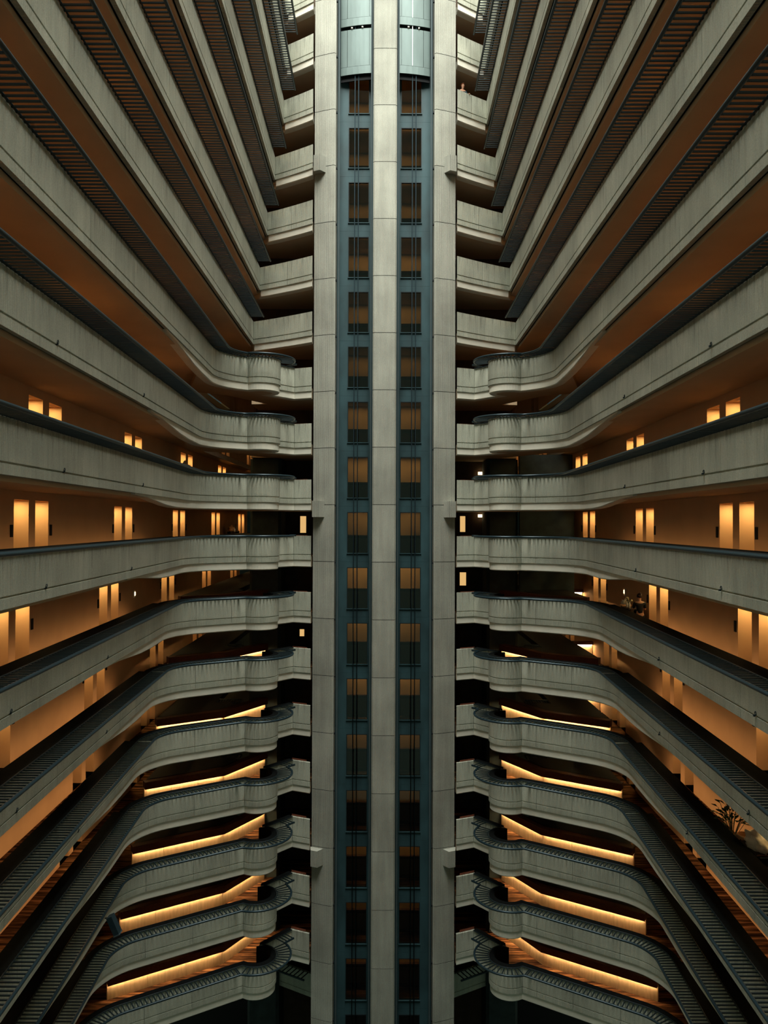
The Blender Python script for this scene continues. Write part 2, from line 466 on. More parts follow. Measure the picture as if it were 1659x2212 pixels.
# ------------------------------------------------------------------ levels: floors, soffits, corridor walls, doors
PAIRS = [23.6+8.65*n for n in (-1, 0, 1, 2, 3, 4)]
door_n = [0]
def area(name, loc, sx_, sy_, e, col, parent=None, rot=None):
    d = bpy.data.lights.new(name, 'AREA'); d.shape = 'RECTANGLE'; d.size = sx_; d.size_y = sy_; d.energy = e; d.color = col
    o = bpy.data.objects.new(name, d); COL.objects.link(o); o.location = loc
    if rot: o.rotation_euler = rot
    return o
WARM = (1.0, .72, .30)
WASH = (1.0, .60, .27)
disc_me = None
def xl(k): return -(10.4-.46*(k+2)) if k <= 0 else -9.6
def planter_pts(k):
    x = xl(k); return [(x, 38.65-.62*(abs(x)-8.0)), (-8.0, 38.65), (-6.35, 41.5)]

def plate_geo(bm, sx, wx, y, z):
    return box(bm, min(sx*wx, sx*(wx+.03)), max(sx*wx, sx*(wx+.03)), y-.065, y+.065, z-.17, z+.17)

def level(k, side, path, mk, nrm):
    sx = 1 if side == 'left' else -1
    t = T(k); low = k <= 3
    OX = min(wall_x(k, 59), wall_x(max(k-1, -7), 59))-.7
    inner = [(p[0]-.2*n.x, p[1]-.2*n.y) for p, n in zip(path, nrm)]
    if low:   # keep the slab edge simple round the bay
        i0 = mk['J']; c = centre(k)
        inner = inner[:i0+1]+[(c[0]+.6*math.cos(math.radians(a)), c[1]+.6*math.sin(math.radians(a))) for a in (250, 290, 330, 10, 50)]+[(-5.95, 38.75), (P1[0]-.15, P1[1]+.25), (P0[0], P0[1]+.25)]
        pl = planter_pts(k)
        poly = inner+[(-3.74, 43.9), (-7.3, 43.9), (-7.3, 41.6), pl[2], pl[1], pl[0], (pl[0][0], 59), (OX, 59), (OX, 2)]
    else:
        poly = inner+[(-3.74, 43.9), (-7.3, 43.9), (-7.3, 59), (OX, 59), (OX, 2)]
    P = [(sx*x, y) for x, y in poly]
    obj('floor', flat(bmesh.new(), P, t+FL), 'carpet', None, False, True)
    bm = bmesh.new(); flat(bm, P, t+CE)
    # slab edge towards the stair well
    for a, b in zip(P, P[1:]+P[:1]):
        q = [bm.verts.new((a[0], a[1], t+CE)), bm.verts.new((b[0], b[1], t+CE)), bm.verts.new((b[0], b[1], t+FL-.01)), bm.verts.new((a[0], a[1], t+FL-.01))]
        bm.faces.new(q)
    obj('ceiling', bm, 'ceil', None, False, True)
    # lower soffit over the end part
    if low:
        yl = mk['yf']-1.9
        lipi = [(xw(k, yl)-.3, yl)]+[(p[0]-.3*n.x, p[1]-.3*n.y) for p, n in zip(path, nrm) if p[1] > yl+.1][:mk['J']-mk['fillet_end']+11]
        i0 = mk['J']
        lipi += [(c[0]+.6*math.cos(math.radians(a)), c[1]+.6*math.sin(math.radians(a))) for a in (250, 290, 330, 10, 50)]+[(-5.95, 38.75), (P1[0]-.15, P1[1]+.25), (P0[0], P0[1]+.25)]
        dp = lipi+[(-3.74, 43.8), (-7.2, 43.8), (-7.2, 41.6), planter_pts(k)[2], planter_pts(k)[1], planter_pts(k)[0]]
        bm = prism(bmesh.new(), [(sx*x, y) for x, y in dp], t-1.605, t+CE-.005)
    else:
        cx = xw(k, 41)
        dp = [(cx-.1, end_y(cx)+.3)]+[(cx+(P0[0]-cx)*i/6, end_y(cx+(P0[0]-cx)*i/6)+.3) for i in range(1, 7)]+[(-3.74, 43.8), (-7.25, 43.8)]+([(-7.25, 42.2)] if abs(cx) < 7 else [])
        bm = prism(bmesh.new(), [(sx*x, y) for x, y in dp], t-1.605, t+CE-.005)
    obj('ceiling', bm, 'ceil', None, False, True)
    # corridor wall with recessed door pairs
    z0, z1, zt = t+FL, t+2.9+CE, t+1.30
    bm = bmesh.new(); dep = .55
    def quad(a, b, c_, d): bm.faces.new([bm.verts.new(v) for v in (a, b, c_, d)])
    def V(y, z, d=0.0): return (sx*(wall_x(k, y)-d), y, z)
    holes = []
    for yf in PAIRS:
        holes += [(yf-2.35, yf-1.40), (yf-.95, yf)]
    ys = [2.0]+[h for hh in holes for h in hh]+[59.5]
    for i in range(0, len(ys)-1, 2): quad(V(ys[i], z0), V(ys[i+1], z0), V(ys[i+1], z1), V(ys[i], z1))
    for a, b in holes:
        quad(V(a, zt), V(b, zt), V(b, z1), V(a, z1))
        quad(V(a, z0), V(a, z0, dep), V(a, zt, dep), V(a, zt)); quad(V(b, z0), V(b, z0, dep), V(b, zt, dep), V(b, zt))
        quad(V(a, zt), V(b, zt), V(b, zt, dep), V(a, zt, dep)); quad(V(a, z0), V(b, z0), V(b, z0, dep), V(a, z0, dep))
        quad(V(a, z0, dep), V(b, z0, dep), V(b, zt, dep), V(a, zt, dep))
    bmesh.ops.remove_doubles(bm, verts=bm.verts, dist=.001)
    wall = obj('wall_'+side, bm, 'paint', None, False, True)
    see = -6 <= k <= 1
    for n_, (a, b) in enumerate(holes):
        if see and 18 < a < 45:
            door_n[0] += 1; xx = wall_x(k, b)-dep
            d = obj('door_%d' % door_n[0], boxm(*sorted((sx*(xx+.01), sx*(xx+.055))), a+.06, b-.06, z0+.01, zt-.15), 'door', None, False, True)
            obj('door_handle', tube(bmesh.new(), [(sx*(xx+.055), b-.2, z0+1.0), (sx*(xx+.12), b-.2, z0+1.0), (sx*(xx+.12), b-.33, z0+1.0)], .014, 6), 'brass', d)
            py = a-.16 if n_ % 2 == 0 else b+.16
            obj('sign_plate', plate_geo(bmesh.new(), sx, wall_x(k, py), py, t+.42), 'black', wall)
            obj('downlight', boxm(*sorted((sx*(wall_x(k, b)-.38), sx*(wall_x(k, b)-.16))), a+.35, b-.35, zt-.012, zt-.002), 'white', wall)
        # the recessed lamp of each door niche
        if k <= 2 or (12 < a < 46 and k <= 7 and n_ % 2 == 0):
            e = 16.0 if k <= 2 else 26.0
            area('niche_lamp', (sx*(wall_x(k, b)-.27), (a+b)/2, zt-.03), .2, .3, e, WARM)
    # low strip of light along the foot of the parapet, washing floor and wall
    ye = (mk['yf'] if low else 40)-.4
    xa, xb = xw(k, 8)-.62, xw(k, ye)-.62
    area('wash_light', (sx*(xa+xb)/2, (8+ye)/2, t-.62), .06, ye-8, (3.8 if k < 2 else 7.5)*(ye-8), WASH).matrix_world = Matrix.Translation((sx*(xa+xb)/2, (8+ye)/2, t-.62)) @ Matrix.Rotation(-math.atan2(sx*(xb-xa), ye-8), 4, 'Z') @ Matrix.Rotation(math.radians(54)*sx, 4, 'Y')
    # lit planter wall, its dark top and the guard over the stair well
    if low and k <= 0:
        pl = planter_pts(k); Q = [(sx*x, y) for x, y in pl]
        root = thing('planter', '%s planter wall lit from under its wooden cap, %s' % (side, level_words(k).replace(' one', ' balcony')), 'planter', (Q[1][0], Q[1][1], t+FL), 'lit planter walls behind the curved balconies')
        n = normals(pl)
        for i in range(2):
            p = pl[i:i+2]; dv = Vector((p[1][0]-p[0][0], p[1][1]-p[0][1])).normalized(); nn = [Vector((dv.y, -dv.x))]*2
            m = 3 if i == 0 else 1
            for j in range(m):
                a = (p[0][0]+(p[1][0]-p[0][0])*j/m+dv.x*.006, p[0][1]+(p[1][1]-p[0][1])*j/m+dv.y*.006)
                b = (p[0][0]+(p[1][0]-p[0][0])*(j+1)/m-dv.x*.006, p[0][1]+(p[1][1]-p[0][1])*(j+1)/m-dv.y*.006)
                obj('planter_panel', sweep(bmesh.new(), [a, b], nn, [(0, FL), (-.15, FL), (-.15, -.36), (0, -.36)], t, sx), 'lit', root)
            a = (p[0][0]+dv.x*.1, p[0][1]+dv.y*.1); b = (p[1][0]-dv.x*.1, p[1][1]-dv.y*.1)
            obj('light_strip', sweep(bmesh.new(), [a, b], nn, [(.065, -.345), (.03, -.345), (.03, -.330), (.065, -.330)], t, sx), 'strip', root)
        obj('cap', sweep(bmesh.new(), pl, n, [(.17, -.36), (.17, -.02), (-.25, -.02), (-.25, -.325), (.13, -.325), (.13, -.36)], t, sx), 'wood', root)['label'] = 'dark red wooden cap with light hidden beneath'
        x = pl[0][0]
        top = [(x+.0, pl[0][1]+.2), (-8.02, 38.85), (-7.4, 40.0), (-8.2, 40.4), (x+2.1, 40.3), (x+2.1, 58.9), (x, 58.9)]
        obj('planter_top', prism(bmesh.new(), [(sx*a, b) for a, b in top], t-.30, t-.02), 'black', root)['label'] = 'black top surface running back beside the stair well'
        xa, xb = x+2.15, -7.5
        gi = [(xa+(xb-xa)*i/9, 40.35) for i in range(10)]
        for a in gi:
            put('rung', rung_me, root, Matrix.Translation((sx*a[0], a[1], t-.03)) @ Matrix.Rotation(math.radians(90), 4, 'Z') @ Matrix.Diagonal((.6, 1, 1, 1)))
        obj('guard_rail', tube(bmesh.new(), [(sx*xa, 40.95, t-.02), (sx*xb, 40.95, t-.02)], .04, 6), 'rail', root, True)

for k in range(-7, 11):
    for side in ('left', 'right'):
        path, mk, nrm = balcony(k, side)
        level(k, side, path, mk, nrm)

# level under the lowest curved balcony: set back and unlit
for side, sx in (('left', 1), ('right', -1)):
    t = T(-8); p = [(-7.2, 43.0), (-3.74, 41.0)]; n = normals(p)
    root = thing('balcony', '%s dark straight balcony set back beneath the lowest curved one' % side, 'balcony', (sx*5.5*-1, 42, t-1.3), '%s-hand balconies around the atrium' % side)
    obj('concrete_panel', sweep(bmesh.new(), p, n, PANEL, t, sx), 'concrete', root)
    d = Vector((p[1][0]-p[0][0], p[1][1]-p[0][1])).normalized()
    m = 16
    rungs(root, [(p[0][0]+d.x*i*.25, p[0][1]+d.y*i*.25) for i in range(m)], [(p[0][0]+d.x*i*.25+d.y*.7, p[0][1]+d.y*i*.25-d.x*.7) for i in range(m)], t, sx)
    obj('handrail', tube(bmesh.new(), [(sx*(q[0]+d.y*.7), q[1]-d.x*.7, t+.03) for q in p], .05, 6), 'rail', root, True)
    obj('floor', flat(bmesh.new(), [(sx*x, y) for x, y in ((-7.2, 43.2), (-3.74, 41.2), (-3.74, 44), (-7.3, 44))], t+FL), 'carpet', None, False, True)

# ------------------------------------------------------------------ shell
obj('floor', flat(bmesh.new(), [(-18, -6), (18, -6), (18, 62), (-18, 62)], -31), 'black', None, False, True)
obj('wall_back', boxm(-18, 18, 60, 60.3, -31, 45), 'dark', None, False, True)
for side, s in (('left', -1), ('right', 1)):
    obj('wall_core', boxm(*sorted((s*2.75, s*7.35)), 44, 44.3, -31, 45), 'darkbrown', None, False, True)
    obj('wall_core', boxm(*sorted((s*2.62, s*2.75)), 40.6, 44.3, -31, 45), 'darkbrown', None, False, True)
    tag(obj('pillar', prism(bmesh.new(), [(s*5.75, 41.75), (s*5.6, 41.95), (s*5.6, 43.9), (s*7.3, 43.9), (s*7.3, 41.95), (s*7.15, 41.75)], -31, T(2)-1.65), 'dark'),
        'tall dark teal concrete pillar behind the %s round bays' % side, 'pillar')
obj('wall_service', boxm(7.35, 10.3, 41.6, 41.9, T(-1)-.9, T(1)+1.5), 'dark', None, False, True)

# ------------------------------------------------------------------ lift tower
RC, YC = 9.0, 47.7
def arc_y(x, r=RC): return YC-math.sqrt(r*r-x*x)
def pier_plan(x0, x1, s):
    if x0 < 0:   # centre
        f = arc_y(.5); return [(-.60, 40.5), (-.60, f+.07), (-.53, f), (0, arc_y(0)), (.53, f), (.60, f+.07), (.60, 40.5)]
    pts = [(x0, 40.5), (x0, arc_y(x0)+.09), (x0+.10, arc_y(x0+.10))]+[(x0+.1+(x1-x0-.1)*i/4, arc_y(x0+.1+(x1-x0-.1)*i/4)) for i in range(1, 5)]+[(x1, 40.5)]
    return [(s*a, b) for a, b in pts]
for nm, x0, x1, s in (('left outer', 2.53, 3.64, -1), ('central', -.6, .6, 1), ('right outer', 2.53, 3.64, 1)):
    plan = pier_plan(x0, x1, s)
    root = thing('pier', '%s pale concrete pier of the lift tower, full height of stacked segments' % nm, 'pier', (s*(x0+x1)/2, 39.3, -31), 'piers of the lift tower')
    cx = sum(p[0] for p in plan)/len(plan); cy = sum(p[1] for p in plan)/len(plan)
    obj('pier_core', prism(bmesh.new(), [(cx+(p[0]-cx)*.97, cy+(p[1]-cy)*.97) for p in plan], -31, 34), 'ledge', root)
    for k in range(-9, 11):
        obj('concrete_segment', prism(bmesh.new(), plan, T(k)-1.30+.014, T(k)+1.60-.014), 'pier', root)
        if x0 > 0:
            obj('joint_bracket', boxm(*sorted((s*2.46, s*2.55)), 39.3, 39.42, T(k)+1.50, T(k)+1.58), 'black', root)
    # light boxes on the outer piers
    if x0 > 0:
        for z, w_ in ((18.0, 'highest'), (.30, 'middle'), (-17.35, 'lowest')):
            pl = [(3.05, arc_y(3.05)-.004), (3.32, arc_y(3.32)-.42), (3.66, arc_y(3.66)-.42), (3.70, arc_y(3.7)+.02), (3.64, arc_y(3.64)-.004)]
            tag(obj('light_box', prism(bmesh.new(), [(s*a, b) for a, b in pl], z, z+.82), 'pier'),
                'concrete light box on the %s pier of the lift tower, %s of three' % (nm, w_), 'light box', 'light boxes on the lift tower')

win_n = 0
for s in (-1, 1):
    side = 'left' if s < 0 else 'right'
    shaft = obj('wall_shaft', boxm(*sorted((s*.64, s*2.48)), 40.62, 40.66, -31, -27), 'shaft', None, False, True)
    for k in range(-9, 11):
        t = T(k); bm = bmesh.new(); z0, z1 = t-1.35, t+1.545
        xs = sorted((s*.615, s*.84)); box(bm, xs[0], xs[1], 40.3, 40.45, z0, z1)
        xs = sorted((s*1.93, s*2.515)); box(bm, xs[0], xs[1], 40.3, 40.45, z0, z1)
        xs = sorted((s*.84, s*1.93)); box(bm, xs[0], xs[1], 40.3, 40.45, z0, t-.90); box(bm, xs[0], xs[1], 40.3, 40.45, t+1.25, z1)
        obj('panel', bm, 'shaft', shaft)
        win_n += 1
        bm = bmesh.new(); a, b = sorted((s*.84, s*1.93))
        box(bm, a, a+.03, 40.27, 40.4, t-.90, t+1.25); box(bm, b-.03, b, 40.27, 40.4, t-.90, t+1.25)
        box(bm, a+.03, b-.03, 40.27, 40.4, t+1.21, t+1.25)
        wn = obj('window_%d' % win_n, bm, 'rung', None, False, True)
        obj('sill', boxm(a-.02, b+.02, 40.24, 40.4, t-.94, t-.90), 'shaft', wn)
        obj('pane', boxm(a+.03, b-.03, 40.33, 40.34, t-.90, t+1.21), 'glass', wn)
    # guide rails
    for x, wd in ((2.40, 'outer'), (.70, 'inner')):
        tag(obj('guide_rail', boxm(*sorted((s*(x-.04), s*(x+.03))), arc_y(x, 8.45), arc_y(x, 8.45)+.1, -31, 36), 'steel'),
            'thin steel guide rail at the %s edge of the %s lift shaft' % (wd, side), 'rail', 'guide rails of the lift shafts')
    for x, wd in ((1.39, 'inner'), (1.58, 'outer')):
        if s > 0: x += .03
        tag(obj('lift_cable', tube(bmesh.new(), [(s*x, 39.85, -31), (s*x, 39.85, 36)], .028, 6), 'cable', None, True),
            'dark vertical lift cable in the %s shaft, %s of the pair' % (side, wd), 'cable', 'lift cables')
    # lift car with a curved shell, two decks
    root = thing('lift_car', 'lift car with curved grey steel shell parked high in the %s shaft' % side, 'lift car', (s*1.54, 39.8, 23.3), 'lift cars')
    def shell(x0, x1, z0, z1, r=8.1):
        n = 5; pl = [(x0+(x1-x0)*i/n, arc_y(x0+(x1-x0)*i/n, r)) for i in range(n+1)]
        return prism(bmesh.new(), [(s*a, b) for a, b in pl]+[(s*a, b+.06) for a, b in reversed(pl)], z0, z1)
    for zb, zt2 in ((23.42, 25.78), (25.98, 28.7)):
        for x0, x1 in ((.74, .83), (.845, 1.40 if s > 0 else 1.98), (1.43 if s > 0 else 1.99, 1.98 if s > 0 else 2.0), (2.0, 2.34)):
            if x1-x0 > .02: obj('shell_panel', shell(x0, x1, zb+.42, zt2), 'car', root)
        obj('lower_band', shell(.74, 2.34, zb, zb+.41), 'car', root)
        obj('skirt', shell(.74, 2.34, zb-.26 if zb < 24 else zb-.2, zb, 7.95), 'black', root)
        obj('deck', prism(bmesh.new(), [(s*.74, 39.75), (s*2.34, 40.0), (s*2.34, 40.25), (s*.74, 40.25)], zb, zb+.05), 'black', root)
        for q in (1.2, 1.75):
            if zb > 25:
                bm = bmesh.new(); bmesh.ops.create_icosphere(bm, subdivisions=1, radius=.06, matrix=Matrix.Translation((s*q, arc_y(q, 8.1)-.02, zb-.14)))
                obj('lamp', bm, 'white', root, True)
    if s > 0:
        bm = boxm(1.40, 1.43, 39.78, 39.80, 23.9, 28.6)
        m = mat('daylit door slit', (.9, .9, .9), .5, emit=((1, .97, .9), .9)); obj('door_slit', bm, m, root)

# lift lobbies seen through the shaft windows
for k in range(-8, 10):
    t = T(k)
    obj('floor', boxm(-2.6, 2.6, 40.5, 44, t-1.35, t-1.05), 'carpet', None, False, True)
    obj('wall_lobby', boxm(-2.6, 2.6, 43.6, 43.9, t-1.05, t+1.55), 'paint', None, False, True)
    for s in (-1, 1):
        lb = tag(obj('lobby_barrier', boxm(*sorted((s*.5, s*2.4)), 42.0, 42.1, t-1.05, t-.16), 'door'), 'wooden barrier with dark red rail behind the %s shaft window, %s' % ('left' if s < 0 else 'right', level_words(k).replace('eye-level one', 'eye-level window')), 'barrier', 'barriers in the lift lobbies')
        obj('rail', boxm(*sorted((s*.5, s*2.4)), 41.95, 42.15, t-.16, t), 'wood', lb)
    obj('ceiling', boxm(-2.6, 2.6, 40.5, 43.9, t+1.50, t+1.54), 'paint', None, False, True)
    e = (random.uniform(5, 11) if k < 3 else random.uniform(3, 6)) if k > -4 else random.uniform(3, 6)
    area('lobby_lamp', (0, 42.8, t+1.45), 4.6, .25, e*4.5, WARM)
    if k >= 2: area('cove_lamp', (0, 40.75, t+1.33), 3.8, .08, 1.2*(k+1), (1, .62, .22), None, (math.pi, 0, 0))

# ------------------------------------------------------------------ lit openings, lamps and small wall units
def lit_window(x, z, wd, h):
    global win_n
    win_n += 1; bm = bmesh.new()
    box(bm, x-wd/2-.04, x-wd/2, 43.94, 44.0, z, z+h); box(bm, x+wd/2, x+wd/2+.04, 43.94, 44.0, z, z+h)
    box(bm, x-wd/2-.04, x+wd/2+.04, 43.94, 44.0, z+h, z+h+.04); box(bm, x-wd/2-.04, x+wd/2+.04, 43.94, 44.0, z-.04, z)
    o = obj('window_%d' % win_n, bm, 'darkbrown', None, False, True)
    obj('pane', boxm(x-wd/2, x+wd/2, 43.96, 43.98, z, z+h), LITPANE, o)
LITPANE = mat('backlit pane', (.8, .6, .3), .6, emit=((1, .60, .22), .75))
lit_window(-4.62, T(0)+.10, .34, .95); lit_window(4.50, T(0)+.18, .30, .90); lit_window(4.52, T(-1)+.02, .36, .75)
lit_window(-4.66, T(-2)-.0, .26, .40)
for z, wd in ((T(1)+.55, 'eye-level balcony'), (T(0)+1.02, 'eye-level one')):
    o = tag(obj('wall_lamp', boxm(5.38, 5.78, 43.86, 44.0, z, z+.16), 'bulb'), 'warm wall lamp in the dark recess right of the tower, %s' % ('upper of two' if z > 1 else 'lower of two'), 'lamp', 'wall lamps right of the tower')
    obj('lamp_back', boxm(5.34, 5.82, 43.96, 44.02, z-.04, z+.2), 'darkbrown', o)
for sx, y, z, nm in ((-1, 34.2, -3.35, 'white wall unit on the left corridor wall, below the eye-level balcony'), (1, 35.4, -3.30, 'white wall unit on the right corridor wall, near the person'), (-1, 29.0, -6.0, 'white wall unit on the lower left corridor wall')):
    kk = -1 if z > -5 else -2
    xw_ = wall_x(kk, y)
    o = tag(obj('wall_unit', boxm(*sorted((-sx*xw_*1.0 if sx > 0 else xw_, (-xw_-.08 if sx > 0 else xw_+.08))), y-.07, y+.07, z, z+.32), 'white'), nm, 'wall unit')
    obj('unit_lens', boxm(*sorted(((-xw_-.08 if sx > 0 else xw_+.08), (-xw_-.10 if sx > 0 else xw_+.10))), y-.04, y+.04, z+.1, z+.26), 'bulb', o)

# second lit wall seen at the end of the right corridors
for k in (-1, -2, -3):
    t = T(k); x0 = -wall_x(k, 42)-2.2
    root = thing('end_screen', 'right lit screen wall at the corridor end, %s' % level_words(k).replace(' one', ' balcony'), 'screen wall', (x0, 43, t+FL), 'lit screen walls at the right corridor ends')
    obj('screen_panel', boxm(x0+1.12, x0+2.15, 43.0, 43.12, t+FL, t-.30), 'lit', root)
    obj('light_strip', boxm(x0+1.15, x0+2.12, 42.90, 42.95, t-.285, t-.27), 'strip', root)
    obj('cap', boxm(x0+1.08, x0+2.18, 42.85, 43.2, t-.268, t-.1), 'wood', root)

# floodlight clipped to a left handrail
root = thing('floodlight', 'dark blue floodlight clipped to a lower left handrail, tilted down', 'floodlight', (-10.35, 29.6, T(-5)-.2))
bm = boxm(-.11, .11, -.16, .16, -.42, .30)
bmesh.ops.transform(bm, matrix=Matrix.Translation((-10.30, 29.6, T(-5)-.15)) @ Matrix.Rotation(math.radians(-24), 4, 'Y'), verts=bm.verts)
obj('housing', bm, 'rail', root)
bm = boxm(-.12, .12, -.17, .17, -.46, -.42)
bmesh.ops.transform(bm, matrix=Matrix.Translation((-10.30, 29.6, T(-5)-.15)) @ Matrix.Rotation(math.radians(-24), 4, 'Y'), verts=bm.verts)
obj('front_glass', bm, 'steel', root)
obj('clamp', tube(bmesh.new(), [(-10.62, 29.6, T(-5)+.03), (-10.46, 29.6, T(-5)+.06), (-10.36, 29.6, T(-5)-.02)], .03, 6), 'rung', root, True)

# ------------------------------------------------------------------ people, carts and plants
def skin_mesh(name, verts, edges, m, parent, loc, rz, levels=1):
    """verts: (x, y, z, radius)"""
    me = bpy.data.meshes.new(name+'_cage'); bm = bmesh.new(); sl = bm.verts.layers.skin.verify()
    vs = []
    for i, q in enumerate(verts):
        v = bm.verts.new(q[:3]); v[sl].radius = (q[3], q[3]); v[sl].use_root = (i == 0); vs.append(v)
    for a, b in edges: bm.edges.new((vs[a], vs[b]))
    bm.to_mesh(me); bm.free()
    o = bpy.data.objects.new(name+'_cage', me); COL.objects.link(o)
    o.modifiers.new('skin', 'SKIN'); sb = o.modifiers.new('sub', 'SUBSURF'); sb.levels = levels
    dg = bpy.context.evaluated_depsgraph_get(); me2 = bpy.data.meshes.new_from_object(o.evaluated_get(dg)); me2.name = name
    bpy.data.objects.remove(o); bpy.data.meshes.remove(me)
    me2.materials.clear(); me2.materials.append(M[m])
    for p in me2.polygons: p.use_smooth = True
    r = bpy.data.objects.new(name, me2); link(r, parent); r.rotation_euler = (0, 0, 0)
    return r

def chain(verts, edges, pts, start):
    prev = start
    for p in pts:
        verts.append(p); edges.append((prev, len(verts)-1)); prev = len(verts)-1
    return prev

def person(label, loc, rz, lean, shirt, hairm, bun=False):
    root = thing('person', label, 'person', loc); root.rotation_euler = (0, 0, rz)
    L = lean   # forward lean of the upper body (metres at shoulder height)
    sy = lambda z: L*max(0, z-.95)/.45
    V = [(0, sy(.97), .97, .125)]; E_ = []
    c1 = chain(V, E_, [(0, sy(1.12), 1.12, .118), (0, sy(1.30), 1.30-.05*L, .135), (0, sy(1.42), 1.42-.1*L, .11)], 0)
    hy, hz = sy(1.5), 1.5-.18*L
    hd = chain(V, E_, [(0, hy, hz-.03, .055), (0, hy+.03, hz+.08, .075), (0, hy+.045, hz+.17, .095), (0, hy+.03, hz+.26, .07)], c1)
    hands = []
    for sd in (-1, 1):
        chain(V, E_, [(sd*.10, 0, .88, .095), (sd*.11, .02, .50, .062), (sd*.11, -.02, .10, .045), (sd*.115, .12, .045, .04), (sd*.115, .2, .035, .03)], 0)
        e1 = chain(V, E_, [(sd*.19, sy(1.40), 1.39-.1*L, .062), (sd*.24, sy(1.4)+.06, 1.14-.1*L, .046), (sd*.20, sy(1.4)+.30, 1.08, .034), (sd*.185, sy(1.4)+.38, 1.075, .036)], c1)
        hx, hyy, hzz = V[e1][:3]
        for fi in range(4):
            fx = hx+(fi-1.5)*.021; ln = (.075, .088, .082, .064)[fi]
            chain(V, E_, [(fx, hyy+.035, hzz-.005, .0095), (fx, hyy+.035+ln*.55, hzz-.012, .0085), (fx, hyy+.035+ln, hzz-.045, .0075)], e1)
        chain(V, E_, [(hx-sd*.045, hyy+.0, hzz-.012, .011), (hx-sd*.062, hyy+.045, hzz-.03, .009)], e1)
    skin_mesh('body', V, E_, 'skin', root, loc, rz)
    # shirt
    V = [(0, sy(.93), .93, .142)]; E_ = []
    c1 = chain(V, E_, [(0, sy(1.12), 1.12, .137), (0, sy(1.30), 1.30-.05*L, .155), (0, sy(1.42), 1.42-.1*L, .125)], 0)
    for sd in (-1, 1):
        chain(V, E_, [(sd*.195, sy(1.40), 1.39-.1*L, .078), (sd*.24, sy(1.4)+.05, 1.17-.1*L, .062)], c1)
    skin_mesh('shirt', V, E_, shirt, root, loc, rz)
    V = [(0, 0, .96, .135)]; E_ = []
    for sd in (-1, 1):
        chain(V, E_, [(sd*.10, 0, .86, .112), (sd*.11, .02, .50, .08), (sd*.11, -.02, .13, .066)], 0)
    skin_mesh('trousers', V, E_, 'cloth', root, loc, rz)
    bm = bmesh.new(); bmesh.ops.create_icosphere(bm, subdivisions=3, radius=1)
    bmesh.ops.delete(bm, geom=[f for f in bm.faces if f.calc_center_median().y > .30 and f.calc_center_median().z < .42 or f.calc_center_median().z < -.55], context='FACES')
    for v in bm.verts:
        q = 1+.04*math.sin(v.co.x*9+v.co.z*7)*math.cos(v.co.y*8)
        v.co = Vector((v.co.x*.105*q, hy+.025+v.co.y*.122*q, hz+.185+v.co.z*.118*q))
    if bun: bmesh.ops.create_icosphere(bm, subdivisions=2, radius=.052, matrix=Matrix.Translation((0, hy-.08, hz+.29)))
    e = obj('hair', bm, hairm, None, True); e.parent = root
    bm = bmesh.new()
    for sd in (-1, 1):
        bmesh.ops.create_icosphere(bm, subdivisions=1, radius=.014, matrix=Matrix.Translation((sd*.034, hy+.128, hz+.165)))
    e = obj('eyes', bm, 'cloth', None); e.parent = root
    bm = bmesh.new(); bmesh.ops.create_cone(bm, segments=6, radius1=.02, radius2=.006, depth=.05, cap_ends=True, matrix=Matrix.Translation((0, hy+.145, hz+.13)) @ Matrix.Rotation(.35, 4, 'X'))
    e = obj('nose', bm, 'skin', None); e.parent = root
    return root

person('person with auburn hair in dark navy shirt leaning on the upper right balcony', (4.02, 40.5, T(8)+FL), math.radians(200), .16, 'navy', 'redhair')
person('person in black with hair in a bun pushing the service cart', (10.42, 31.3, T(-1)+FL), math.radians(-4), .05, 'cloth', 'hair', True)

def cart(label, x, y, zf, sx=1, tall=1.12, heap=None, rz=0):
    root = thing('service_cart', label, 'cart', (x, y, zf), 'housekeeping carts on the corridors')
    for a in (-.27, .27):
        for b in (-.5, .5):
            obj('post', tube(bmesh.new(), [(x+a, y+b, zf+.14), (x+a, y+b, zf+tall)], .018, 6), 'cable', root)
            bm = bmesh.new(); bmesh.ops.create_cone(bm, segments=12, radius1=.07, radius2=.07, depth=.04, cap_ends=True, matrix=Matrix.Translation((x+a, y+b, zf+.07)) @ Matrix.Rotation(1.5708, 4, 'Y'))
            obj('wheel', bm, 'black', root)
    for z in (.16, .55, tall-.06):
        obj('shelf', boxm(x-.29, x+.29, y-.52, y+.52, zf+z, zf+z+.03), 'darkbrown', root)
    obj('side_panel', boxm(x-.29, x-.275, y-.48, y+.48, zf+.2, zf+tall-.06), 'cloth', root)
    obj('side_panel', boxm(x+.275, x+.29, y-.48, y+.48, zf+.2, zf+tall-.06), 'cloth', root)
    obj('push_handle', tube(bmesh.new(), [(x-.25, y-.5, zf+tall-.1), (x-.25, y-.66, zf+tall-.05), (x+.25, y-.66, zf+tall-.05), (x+.25, y-.5, zf+tall-.1)], .016, 6), 'cable', root)
    bm = bmesh.new(); pr = [(.16, .25), (.24, .55), (.27, .9), (.25, tall), (.20, tall+.04)]
    rings = []
    for r, z in pr: rings.append([bm.verts.new((x+r*math.cos(6.2832*i/12)*1.05, y+.80+r*math.sin(6.2832*i/12)+random.uniform(-.015, .015), zf+z)) for i in range(12)])
    for a, b in zip(rings, rings[1:]):
        for i in range(12): bm.faces.new((a[i], a[(i+1) % 12], b[(i+1) % 12], b[i]))
    bm.faces.new(rings[0])
    obj('canvas_bag', bm, 'canvas', root, True)
    return root, zf+tall-.03

